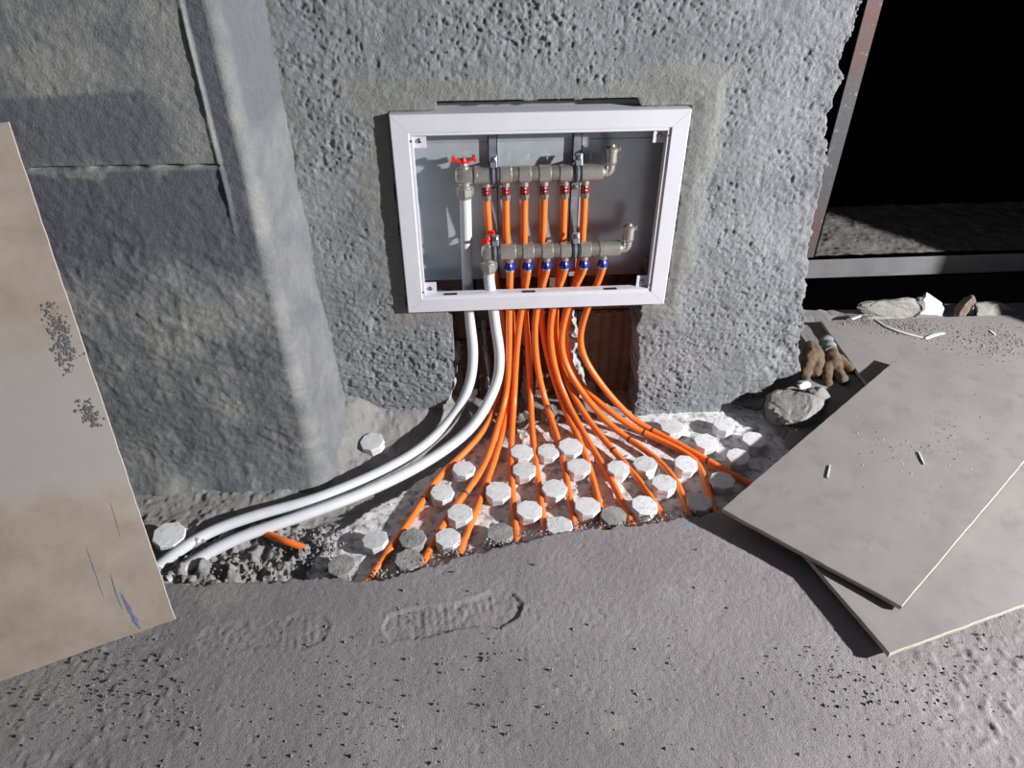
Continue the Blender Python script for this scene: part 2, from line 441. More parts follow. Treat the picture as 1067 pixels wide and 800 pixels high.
# ---- floor: smooth screed in front, rough mortar bed at the wall, hollow for the panel
SCREED = .036
edge_px = [(-120, 596), (60, 603), (150, 606), (240, 607), (370, 600), (405, 599), (450, 585), (480, 578), (540, 562), (600, 549), (650, 546), (700, 540), (740, 534)]
EDGE = [tuple(PZ(*p, SCREED)[:2]) for p in edge_px]+[(.80, -.345), (.90, -.32), (.925, -.2), (.93, -.06), (.95, .02), (1.05, .10), (1.12, .2), (1.15, .7)]
SCREED_POLY = EDGE+[(3.2, .7), (3.2, -2.2), (-2.2, -2.2), (-2.2, EDGE[0][1])]
PANEL_POLY = [tuple(PZ(*p, .003)[:2]) for p in ((318, 600), (342, 557), (390, 528), (436, 502), (484, 470), (522, 446), (625, 434), (690, 428), (760, 420), (812, 430), (850, 470), (790, 545), (700, 580), (560, 590), (480, 610), (400, 635), (330, 625))]
def foot_print(X, Y, cx, cy, ang, Ls, wd):
    """shoe-sole imprint: depth mask and tread"""
    u = (X-cx)*math.cos(ang)+(Y-cy)*math.sin(ang); v = -(X-cx)*math.sin(ang)+(Y-cy)*math.cos(ang)
    t = u/(Ls/2)
    half = wd/2*np.interp(t, [-1, -.9, -.5, 0, .3, .6, .9, 1], [.0, .62, .80, .66, .72, 1.0, .62, .0])
    d = np.abs(v)-half
    m = sstep(.003, -.004, d)*(np.abs(t) < 1)
    rim = np.exp(-((d-.004)/.005)**2)*(np.abs(t) < 1.02)
    tread = np.sin(u/.0075*math.pi*1.0)
    return m, rim, tread
def build_floor():
    def axis(a, b, c, d, fine, coarse):
        return np.concatenate([np.arange(a, b, coarse), np.arange(b, c, fine), np.arange(c, d+coarse, coarse)])
    xs = axis(-2.2, -.86, 1.42, 3.2, .0033, .03); ys = axis(-2.2, -1.06, .10, .44, .0033, .012)
    X, Y = np.meshgrid(xs, ys, indexing='ij')
    sd = polydist(X, Y, EDGE+[(1.2, .9)]); ins = inside(X, Y, SCREED_POLY)
    sd = np.where(ins, sd, -sd)+fbm(X, Y, .03, 4, 3)*.007+fbm(X, Y, .009, 2, 33)*.003
    crumb = sstep(-.10, .35, fbm(X, Y, .35, 3, 5))
    right = sstep(.75, 1.05, X-.25*(Y+.9))*sstep(-.60, -.75, Y)
    left = sstep(-.25, -.45, X+fbm(X, Y, .1, 2, 6)*.05)*sstep(-.55, -.62, Y)
    rgh = np.clip(.06*crumb+1.0*right+.55*left, 0, 1)
    grain = fbm(X, Y, .012, 3, 7)*.00016+fbm(X, Y, .0068, 2, 71)*.00042
    clod = np.clip(vnoise(X/.011, Y/.011, 8)-.70, 0, 1)*.013*rgh+np.clip(vnoise(X/.02, Y/.02, 81)-.76, 0, 1)*.02*rgh
    screed = SCREED+fbm(X, Y, .35, 2, 9)*.0035+fbm(X, Y, .09, 2, 91)*.0007+grain+clod-np.clip(vnoise(X/.008, Y/.008, 10)-.84, 0, 1)*.010
    for (p0, p1, wd, dep, sd_) in (((398, 655), (545, 628), .088, .0060, 1), ((205, 668), (345, 655), .085, .0032, 2)):
        a = PZ(*p0, SCREED); b = PZ(*p1, SCREED); L = np.hypot(*(b-a)[:2])
        m, rim, tr = foot_print(X, Y, (a[0]+b[0])/2, (a[1]+b[1])/2, math.atan2(b[1]-a[1], b[0]-a[0]), L, wd)
        wn = .6+.4*fbm(X, Y, .06, 2, 40+sd_)
        screed += -m*(dep*.62)*(.75+.25*wn)+m*tr*.0008*wn*sstep(-.5, .4, fbm(X, Y, .05, 2, 60+sd_))+rim*dep*.16*wn+m*grain*1.5
    bed = .006+fbm(X, Y, .16, 3, 11)*.006+fbm(X, Y, .03, 4, 12)*.003+np.clip(vnoise(X/.012, Y/.012, 13)-.6, 0, 1)*.010
    crz = sstep(-.60, -.50, X)*sstep(-.02, -.12, X)*sstep(-.56, -.44, Y)*sstep(-.30, -.37, Y)
    bed += crz*(fbm(X, Y, .028, 4, 14)*.012+np.clip(vnoise(X/.013, Y/.013, 15)-.45, 0, 1)*.034+np.clip(vnoise(X/.008, Y/.008, 115)-.5, 0, 1)*.016-.004)
    bed += sstep(-.30, -.22, Y)*sstep(-.22, -.32, X)*.012        # fillet at the column
    bed += (.045*sstep(-.11, .0, Y)**1.5+.05*sstep(-.10, -.20, X-.25*(Y+.1))*sstep(-.24, -.1, Y))*sstep(.13, .02, X)
    bed += .03*np.exp(-(((X-.93)/.06)**2+((Y+.005)/.05)**2))
    LE = [PANEL_POLY[i] for i in range(5)]
    bed += -.030*sstep(.15, .05, polydist(X, Y, LE))*sstep(.20, .08, X)*(1-.55*crz)
    hollow = inside(X, Y, PANEL_POLY)
    bed = np.where(hollow, np.minimum(bed, -.034), bed)
    k = sstep(-.011, .006, sd)
    H = bed*(1-k)+screed*k
    H = np.where(Y > .36, H-.01+fbm(X, Y, .05, 4, 17)*.006, H)
    keep = np.ones((X.shape[0]-1, X.shape[1]-1), bool)
    mask = (1-k)*.8
    for (px_, py_, r_) in ((698, 617, .026), (655, 661, .018), (640, 755, .03), (520, 610, .03), (230, 620, .05)):
        q_ = PZ(px_, py_, SCREED); mask = np.maximum(mask, .9*sstep(r_, r_*.2, np.hypot(X-q_[0], Y-q_[1])+fbm(X, Y, .02, 3, 77)*r_*.5))
    me = grid_mesh('floor', X, Y, H, keep, M['screed'], None, True, np.clip(mask, 0, 1))
    return struct(link('floor', me), 'grey cement screed floor with shoe prints')
floor = build_floor()

# ---- doorway on the right: steel jamb, sill, dark shaft, added shade-casting wall
def boxobj(name, lo, hi, mat, label=None, bevel=0.0):
    b = MB(); b.box(lo, hi); o = b.build(name, mat, None, ((lo[0]+hi[0])/2, (lo[1]+hi[1])/2, lo[2]), bevel)
    return struct(o, label)
boxobj('wall_right_blocker', (2.13, -.10, -.05), (5.2, .30, 2.7), M['plaster'])  # unseen wall added to block the lamp and shade the doorway
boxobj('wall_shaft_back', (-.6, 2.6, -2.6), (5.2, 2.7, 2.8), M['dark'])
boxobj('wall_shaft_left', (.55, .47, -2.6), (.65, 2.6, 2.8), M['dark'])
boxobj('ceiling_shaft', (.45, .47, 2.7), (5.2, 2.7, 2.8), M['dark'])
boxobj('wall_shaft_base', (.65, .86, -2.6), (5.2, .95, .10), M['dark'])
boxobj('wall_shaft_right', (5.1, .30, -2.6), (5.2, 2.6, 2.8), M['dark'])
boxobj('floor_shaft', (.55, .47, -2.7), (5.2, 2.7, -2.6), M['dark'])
def sill():
    x0, x1 = .66, 2.6
    b = MB(); b.box((x0, .500, .106), (x1, .512, .184)); b.box((x0, .5, .176), (x1, .86, .184)); b.box((x0, .5, .106), (x1, .55, .112))
    o = b.build('trim_1', M['sill'], None, (1.6, .5, .106)); struct(o, 'grey steel door sill below the dark opening')
    st = .006
    xs = np.arange(x0, x1, st); ys = np.arange(.506, .86, st)
    X, Y = np.meshgrid(xs, ys, indexing='ij')
    Z = .186+np.clip(fbm(X, Y, .05, 4, 2)*.004+np.clip(vnoise(X/.012, Y/.012, 3)-.6, 0, 1)*.012+sstep(.51, .60, Y)*.004, -.001, .1)
    me = grid_mesh('cement_bed', X, Y, Z, np.ones((len(xs)-1, len(ys)-1), bool), M['sillc']); link('cement_bed', me, (0, 0, 0), o)
sill()
def jamb():
    b = MB()
    b.box((1.168, .498, .186), (1.213, .503, 2.4)); b.box((1.208, .498, .186), (1.213, .545, 2.4))
    m, nt, bs = new_mat('jamb_paint'); v = wcoord(nt)
    n = noise_tex(nt, 9, 5, .65, v)
    sep = nt.nodes.new('ShaderNodeSeparateXYZ'); nt.links.new(v, sep.inputs[0])
    zr = ramp(nt, sep.outputs[2], [(.28, 1.), (.42, .0), (.66, .0), (.80, 1.)])
    mul = nt.nodes.new('ShaderNodeMath'); mul.operation = 'MULTIPLY'; nt.links.new(zr, mul.inputs[0])
    nt.links.new(ramp(nt, n.outputs[0], [(.38, .25), (.58, 1.)]), mul.inputs[1])
    c = mixc(nt, mul.outputs[0], (.06, .06, .066), (.095, .032, .028))
    n2 = noise_tex(nt, 60, 4, .7, v)
    c = mixc(nt, ramp(nt, n2.outputs[0], [(.60, 0.), (.70, .7)]), c, (.25, .24, .235))
    nt.links.new(c, bs.inputs['Base Color']); bs.inputs['Roughness'].default_value = .6
    o = b.build('trim_2', m, None, (1.19, .5, .186)); struct(o, 'thin steel door jamb with red and grey paint')
jamb()

# ================================================================== MANIFOLD BOX
def manifold_box():
    root = empty('manifold_box', (.3, 0, BZ0))
    tag(root, 'white framed recessed box with open front set in the plastered wall', 'box')
    # mitred rails
    FD = .005
    prof = [(0, .030), (0, PROUD+.002), (.002, PROUD), (.0345, PROUD), (.036, PROUD+.003), (.042, PROUD+.003), (.0425, PROUD+.005), (.0425, FD), (.040, FD), (.040, PROUD+.010), (.003, PROUD+.010), (.003, .030)]
    assert len(prof) == 12
    cor = [(BX0, BZ0), (BX1, BZ0), (BX1, BZ1), (BX0, BZ1)]; sg = [(1, 1), (-1, 1), (-1, -1), (1, -1)]
    for i in range(4):
        j = (i+1) % 4; V = []; n = len(prof); g = .0003
        for k, q in ((i, 1), (j, -1)):
            for s, y in prof:
                p = [cor[k][0]+sg[k][0]*s, y, cor[k][1]+sg[k][1]*s]
                ax = 0 if i % 2 == 0 else 2
                dirv = 1 if (cor[j][0 if ax == 0 else 1] > cor[i][0 if ax == 0 else 1]) else -1
                p[ax] += q*dirv*g
                V.append(p)
        F = [(a, (a+1) % n, n+(a+1) % n, n+a) for a in range(n)]
        F += [tuple(reversed(range(n))), tuple(range(n, 2*n))]
        b = MB(); b.add(V, F); b.build('frame_rail', M['frame'], root)
    # slots in the lower rail lip
    for x in (.085, .265, .455):
        b = MB(); b.box((x, PROUD+.0036, BZ0+.0422), (x+.03, PROUD+.012, BZ0+.0432)); b.build('slot', M['rubber'], root)
    # corner plates with screws
    for (x, z, sx, sz) in ((.0425, BZ0+.0425, 1, 1), (BX1-.0425, BZ0+.0425, -1, 1), (BX1-.0425, BZ1-.0425, -1, -1), (.0425, BZ1-.0425, 1, -1)):
        y = -.003
        x0, x1 = sorted((x, x+sx*.026)); z0, z1 = sorted((z, z+sz*.028))
        b = MB(); b.box((x0, y, z0), (x1, y+.0025, z1)); pl = b.build('corner_plate', M['frame'], root, None, .0006)
        b = MB(); b.lathe((x+sx*.012, y, z+sz*.013), (0, -1, 0), [(0, .0052), (.002, .0048), (.003, .003), (.0022, .0)], 12); b.build('screw', M['screw'], pl)
        b = MB(); b.lathe((x-sx*.004, PROUD+.0035, z+sz*.010), (0, -1, 0), [(0, .0026), (.0012, .0024), (.0016, .0)], 10); b.build('screw', M['screw'], pl)
    b = MB(); b.box((.012, PANEL_Y, .388), (.592, PANEL_Y+.0015, .80)); b.box((.012, PANEL_Y-.006, .7985), (.592, PANEL_Y, .80))
    bp = b.build('back_plate', M['galv'], root)
    b = MB(); b.box((.014, PANEL_Y-.0012, .716), (.588, PANEL_Y, .7168)); b.build('crease', M['steel'], bp)
    for x in (.010, .590):
        b = MB(); b.box((x-.001, .006, .37), (x+.001, PANEL_Y, .80)); b.build('side_plate', M['galv'], root)
    # small angle piece on the plate's lower right
    b = MB(); b.box((.545, .02, .395), (.588, .062, .40), Matrix.Rotation(.3, 3, 'Y')); b.box((.56, .03, .40), (.566, .06, .44)); b.build('fixing_lug', M['nickel_dark'], root)
    return root
manifold_box()

# ================================================================== MANIFOLDS
UY, LY = .030, .008
ZU = PY(560, 181, UY)[2]; ZL = PY(580, 260.5, LY)[2]
UX = [PY(px, 205, UY)[0] for px in (507, 527, 546.5, 567, 588, 609)]
LX = [PY(px, 278, LY)[0] for px in (531.5, 550, 569.5, 588.5, 608.5, 628)]
def manifold(up):
    y, z, xs = (UY, ZU, UX) if up else (LY, ZL, LX)
    pyc = 181 if up else 260.5
    X = lambda px: PY(px, pyc, y)[0]
    xa, xb = (X(497), X(627)) if up else (X(520), X(645))
    xv0 = X(474) if up else X(501)
    root = empty('manifold', ((xa+xb)/2, y, z-.03))
    tag(root, 'upper nickel manifold with dark red outlet collars and red butterfly handle' if up else
        'lower nickel manifold with blue outlet collars inside the white box', 'manifold')
    R_ = .0183
    b = MB(); b.lathe((xa-.004, y, z), (1, 0, 0), [(0, .0166), (xb-xa+.006, .0166)], 24); b.build('bar', M['nickel_dark'], root)
    pitch = xs[1]-xs[0]
    for i, x in enumerate(xs):
        l = pitch*.30; r = pitch*.30
        if i == 0: l = min(x-xa, pitch*.55)
        if i == 5: r = xb-x
        b = MB(); b.lathe((x-l, y, z), (1, 0, 0), [(0, R_-.0012), (.0012, R_), (l+r-.0012, R_), (l+r, R_-.0012)], 28)
        b.build('sleeve', M['nickel'], root)
    for i, x in enumerate(xs):
        b = MB(); b.lathe((x, y, z-.012), (0, 0, -1), [(0, .0085), (.013, .0085), (.0135, .0072), (.016, .0072)], 16)
        ot = b.build('outlet', M['nickel'], root)
        c = MB()
        if up:
            c.lathe((x, y, z-.0265), (0, 0, -1), [(0, .0075), (.002, .0092), (.006, .0100), (.009, .0085), (.012, .0098), (.017, .0092), (.0195, .0075)], 24, lob=8, lamp_=.07)
            c.build('collar', M['darkred'], ot)
            c = MB(); c.lathe((x, y, z-.044), (0, 0, -1), [(0, .0090), (.001, .0102), (.0105, .0102), (.012, .0088)], 6, sm=False)
            c.build('nut', M['nickel_dark'], ot)
        else:
            c.lathe((x, y, z-.0265), (0, 0, -1), [(0, .0070), (.002, .0088), (.006, .0108), (.012, .0126), (.0155, .0126), (.0165, .0095)], 24, lob=8, lamp_=.08)
            c.build('collar', M['blue'], ot)
            c = MB(); c.lathe((x, y, z-.0425), (0, 0, -1), [(0, .0095), (.006, .0098), (.007, .0088)], 16)
            c.build('nut', M['nickel'], ot)
    # ball valve at the left end, turned down to the white pipe
    L = xa-xv0; xc = xv0+L*.42
    b = MB()
    b.lathe((xv0, y, z), (1, 0, 0), [(0, .010), (.002, .0150), (L*.12, .0175), (L*.5, .0185), (L*.80, .0172), (L*.84, .0150), (L*.87, .0150), (L*.88, .0195), (L*.98, .0195), (L, .0165)], 24)
    b.lathe((xc, y, z), (0, 0, 1), [(0, .010), (.021, .010), (.023, .0075), (.028, .0055), (.034, .0055)], 16)
    b.lathe((xc, y, z), (0, 0, -1), [(0, .013), (.020, .013), (.022, .0155), (.025, .0155)], 20)
    vb = b.build('valve_body', M['nickel'], root)
    b = MB(); b.lathe((xc, y, z-.024), (0, 0, -1), [(0, .0175), (.002, .0195), (.017, .0195), (.019, .0170), (.024, .0158), (.026, .0145)], 8, sm=False)
    b.build('union_nut', M['nickel'], root)
    # butterfly handle
    b = MB(); zt = z+.030
    b.lathe((xc, y, zt-.006), (0, 0, 1), [(0, .0062), (.010, .0068), (.013, .0050), (.014, .002)], 14)
    for s in (-1, 1):
        rot = Matrix.Rotation(math.radians(-18*s), 3, 'Y')
        b.box((xc+s*.0145-.0105, y-.0055, zt+.002), (xc+s*.0145+.0105, y+.0055, zt+.0065), rot)
        b.box((xc+s*.0225-.0028, y-.0065, zt+.0005), (xc+s*.0225+.0028, y+.0065, zt+.0125), rot)
    if not up:      # lower one is turned edge-on
        rt = Matrix.Rotation(math.radians(68), 3, 'Z')
        b.V = [tuple(rt @ (Vector(v)-Vector((xc, y, 0)))+Vector((xc, y, 0))) for v in b.V]
    h = b.build('handle', M['red'], root)
    b = MB(); b.lathe((xc, y, zt+.006), (0, 0, 1), [(0, .0036), (.004, .0036), (.0046, .002)], 6, sm=False); b.build('handle_screw', M['nickel'], h)
    # right end: reducer, elbow and upright air vent
    b = MB()
    b.lathe((xb, y, z), (1, 0, 0), [(0, .0150), (.003, .0140), (.004, .0112), (.010, .0108)], 18)
    pts = [(xb+.006, y, z-.001), (xb+.012, y, z-.0005), (xb+.0165, y, z+.004), (xb+.018, y, z+.010), (xb+.018, y, z+.018)]
    b.tube(smooth_path(catmull(pts, 4), 1), .0100, 16)
    b.build('elbow', M['nickel'], root)
    b = MB(); vx = xb+.018
    b.lathe((vx, y, z+.017), (0, 0, 1), [(0, .0098), (.003, .0125), (.008, .0132), (.0085, .0122), (.028, .0122), (.029, .0138), (.035, .0138), (.038, .0105), (.039, .0060), (.044, .0055)], 18)
    av = b.build('air_vent', M['nickel'], root)
    b = MB(); b.lathe((vx+.004, y, z+.049), (1, -.25, .1), [(0, .0042), (.008, .0042), (.009, .0058), (.013, .0058), (.014, .003)], 12); b.build('bleed_screw', M['nickel'], av)
    return xc
WX1 = manifold(True); WX2 = manifold(False)

def bracket(px, label):
    x = PY(px, 215, PANEL_Y-.012)[0]
    z0, z1 = .405, .775
    root = empty('manifold_bracket', (x, PANEL_Y, z0)); tag(root, label, 'bracket', 'steel manifold brackets')
    b = MB(); y = PANEL_Y-.010
    b.box((x-.010, y, z0), (x+.010, y+.002, z1)); b.box((x-.010, y, z0), (x-.008, y+.0098, z1)); b.box((x+.008, y, z0), (x+.010, y+.0098, z1))
    b.build('rail', M['steel'], root)
    for (yc, zc) in ((UY, ZU), (LY, ZL)):
        b = MB()
        for s in (-1, 1):       # rubber lined ring in two halves side by side
            b.lathe((x+s*.0052-.003, yc, zc), (1, 0, 0), [(0, .0188), (.001, .0200), (.005, .0200), (.006, .0188)], 28)
        cl = b.build('clamp', M['rubber'], root)
        b = MB(); b.lathe((x-.003, yc, zc), (1, 0, 0), [(0, .0194), (.006, .0194)], 28); b.build('clamp_band', M['steel'], cl)
        b = MB(); b.box((x-.006, yc-.002, zc+.016), (x+.006, y, zc+.020)); b.box((x-.007, yc-.008, zc+.0175), (x+.007, yc+.004, zc+.042), Matrix.Rotation(-.35, 3, 'X'))
        b.build('clamp_arm', M['steel'], root, None, .0008)
        b = MB(); b.lathe((x, yc-.004, zc+.034), (0, -1, .35), [(0, .0060), (.004, .0060), (.005, .004)], 6, sm=False); b.build('bolt', M['screw'], root)
        b = MB(); b.lathe((x, y, zc-.042), (0, -1, 0), [(0, .0055), (.003, .0055), (.004, .003)], 6, sm=False); b.build('bolt', M['screw'], root)
bracket(514.5, 'upright steel bracket holding both manifolds next to the red handled valves')
bracket(598.5, 'upright steel bracket holding both manifolds near the air vents')

# ================================================================== PIPES
R_OR = .0081
PIPES = [  # (upper?, outlet index, wall points with depth Y, floor points with height, bands)
 (1, 0, [(511, 262), (518, 300), (524, 335), (526, 380), (519, 416)], [(507, 446), (480, 476), (455, 498), (441, 522), (415, 560), (388, 599)], [(441, 522)]),
 (0, 0, [(531, 300), (530, 335), (531, 380), (527, 416)], [(517, 452), (505, 487), (484, 515), (464, 541), (446, 577)], [(484, 515)]),
 (1, 1, [(528, 270), (533, 300), (535, 335), (536, 380), (531, 416)], [(524, 448), (518, 471), (505, 508), (480, 574)], []),
 (0, 1, [(547, 300), (541, 335), (536.5, 380), (536, 416)], [(533, 448), (532, 494), (538, 562)], []),
 (1, 2, [(546, 270), (546, 300), (548, 335), (552, 380), (553, 416)], [(554, 446), (557, 474), (562, 513), (568, 556)], []),
 (0, 2, [(564, 300), (556, 335), (559, 380), (567, 414)], [(576, 441), (586, 473), (589, 494), (595, 526), (599, 552)], []),
 (1, 3, [(565, 270), (563, 300), (564, 335), (570, 370), (580, 404)], [(597, 442), (614, 481), (629, 547)], []),
 (0, 3, [(582, 300), (572, 335), (575, 370), (584, 402)], [(600, 441), (628, 484), (641, 508), (658, 545)], []),
 (1, 4, [(586, 270), (581, 300), (578, 335), (580, 366), (588, 394)], [(612, 438), (641, 471), (658, 491), (675, 512), (692, 541)], [(641, 471)]),
 (0, 4, [(598, 300), (587, 335), (584, 360), (593, 392)], [(632, 441), (658, 459), (692, 483), (709, 509), (717, 534)], [(658, 459)]),
 (1, 5, [(606, 270), (598, 300), (591, 335), (591, 370), (602, 400)], [(646, 438), (672, 451), (714, 470), (731, 486), (741, 522)], [(672, 451)]),
 (0, 5, [(620, 300), (607, 335), (604, 355), (611, 382)], [(654, 434), (679, 448), (736, 479), (771, 499)], [(679, 448), (736, 479)]),
]
ORD = ['first', 'second', 'third', 'fourth', 'fifth', 'sixth']
PATHS = []
for (up, k, wpts, fpts, bands) in PIPES:
    x, y, z = (UX[k], UY, ZU-.052) if up else (LX[k], LY, ZL-.046)
    pts = [np.array([x, y, z+.004]), np.array([x, y, z-.012])]
    yt = .044 if up else .030
    n = len(wpts)
    for i, p in enumerate(wpts):
        if up:
            Y = (yt, .050, .052, .046, .030)[i]
        else:
            Y = (.020, .030, .030, .016)[i] if n == 4 else .03
        pts.append(PY(*p, Y))
    nf = len(fpts)
    for i, p in enumerate(fpts):
        zz = (.030 if i == 0 else .016) if i < nf-1 else .010
        if k >= 4 and i == 0 and up: zz = .045
        elif k >= 4 and i == 0: zz = .04
        pts.append(PZ(*p, zz))
    dl = pts[-1]-pts[-2]; dl[2] = 0; pts.append(pts[-1]+dl/np.linalg.norm(dl)*.07+np.array([0, 0, -.002]))
    PATHS.append(smooth_path(catmull(pts, 8), 4))
def relax(paths, rad, it=60):
    """pipes that would run through one another are pushed side by side"""
    P = np.concatenate(paths); pid = np.concatenate([np.full(len(p), i) for i, p in enumerate(paths)])
    lock = np.concatenate([np.r_[np.ones(3), np.zeros(len(p)-3)] for p in paths]).astype(bool)
    n = np.cumsum([0]+[len(p) for p in paths])
    for _ in range(it):
        d = P[:, None]-P[None]; L = np.linalg.norm(d, axis=2)
        bad = (L < rad*2.06) & (pid[:, None] != pid[None])
        push = np.where(bad[..., None], d/(L[..., None]+1e-9)*(rad*2.06-L)[..., None]*.5, 0)
        cnt = np.maximum(bad.sum(1), 1)
        mv = push.sum(1)/cnt[:, None]; mv[lock] = 0
        P = P+mv
        for a, b_ in zip(n[:-1], n[1:]):
            q = P[a:b_].copy(); q[3:-1] = .12*P[a+2:b_-2]+.76*P[a+3:b_-1]+.12*P[a+4:b_]; P[a:b_] = q
        P[:, 2] = np.maximum(P[:, 2], .010)
    return [P[a:b_] for a, b_ in zip(n[:-1], n[1:])]
PATHS = relax(PATHS, R_OR)
for (up, k, wpts, fpts, bands), path in zip(PIPES, PATHS):
    b = MB(); b.tube(path, R_OR, 14)
    o = b.build('orange_pipe', M['orange'], None, tuple(path[-1]))
    row = 'upper red-collared' if up else 'lower blue-collared'
    tag(o, f'orange heating pipe from the {ORD[k]} {row} outlet counted from the valve', 'pipe', 'orange heating pipes')
    for p in bands:
        q = PZ(*p, .016); d = np.linalg.norm(path-q, axis=1); i = int(np.clip(d.argmin(), 1, len(path)-2))
        t = Vector(path[i+1]-path[i-1]).normalized(); c = Vector(path[i])
        bb = MB(); bb.lathe(c-t*.0025, t, [(0, R_OR+.0006), (.0005, R_OR+.0011), (.0045, R_OR+.0011), (.005, R_OR+.0006)], 14)
        bb.build('band', M['ring'], o)
# buried stray orange pipe between the white pipes and the crumbly mortar
pts = [PZ(268, 552, .016), PZ(285, 559, .022), PZ(300, 565, .022), PZ(318, 571, .010)]
pp = smooth_path(catmull(pts, 6), 1); b = MB(); b.tube(pp, R_OR, 14)
tag(b.build('orange_pipe', M['orange'], None, tuple(pp[-1])), 'short stretch of orange pipe surfacing from crumbly mortar below the white pipes', 'pipe')

WP = [
 (WX1, UY, ZU, [(487, 290, .034), (490, 335, .040), (493, 370, .034), (488.5, 402, .006)],
  [(472, 434, .060), (440, 466, .036), (395, 492.5, .030), (330, 519.5, .030), (270, 536, .028), (222, 553, .024), (188, 573, .020), (160, 594, .006)],
  'white supply pipe dropping from the upper valve, bent along the column foot'),
 (WX2, LY, ZL, [(512.5, 310, .016), (516, 338, .026), (520.5, 370, .022), (517, 400, -.004)],
  [(498, 437, .078), (470, 464, .044), (425, 492, .032), (370, 517, .030), (310, 539, .030), (255, 558, .026), (212, 579, .018), (176, 604, .002)],
  'white return pipe dropping from the lower valve, nearer the screed'),
]
for (x, y, z, wp, fp, lab) in WP:
    pts = [np.array([x, y, z-.045]), np.array([x, y, z-.075])]+[PY(a, b_, Y) for a, b_, Y in wp]+[PZ(a, b_, zz) for a, b_, zz in fp]
    path = smooth_path(catmull(pts, 8), 5)
    b = MB(); b.tube(path, .0128, 20)
    tag(b.build('white_pipe', M['white_pipe'], None, tuple(path[-1])), lab, 'pipe')

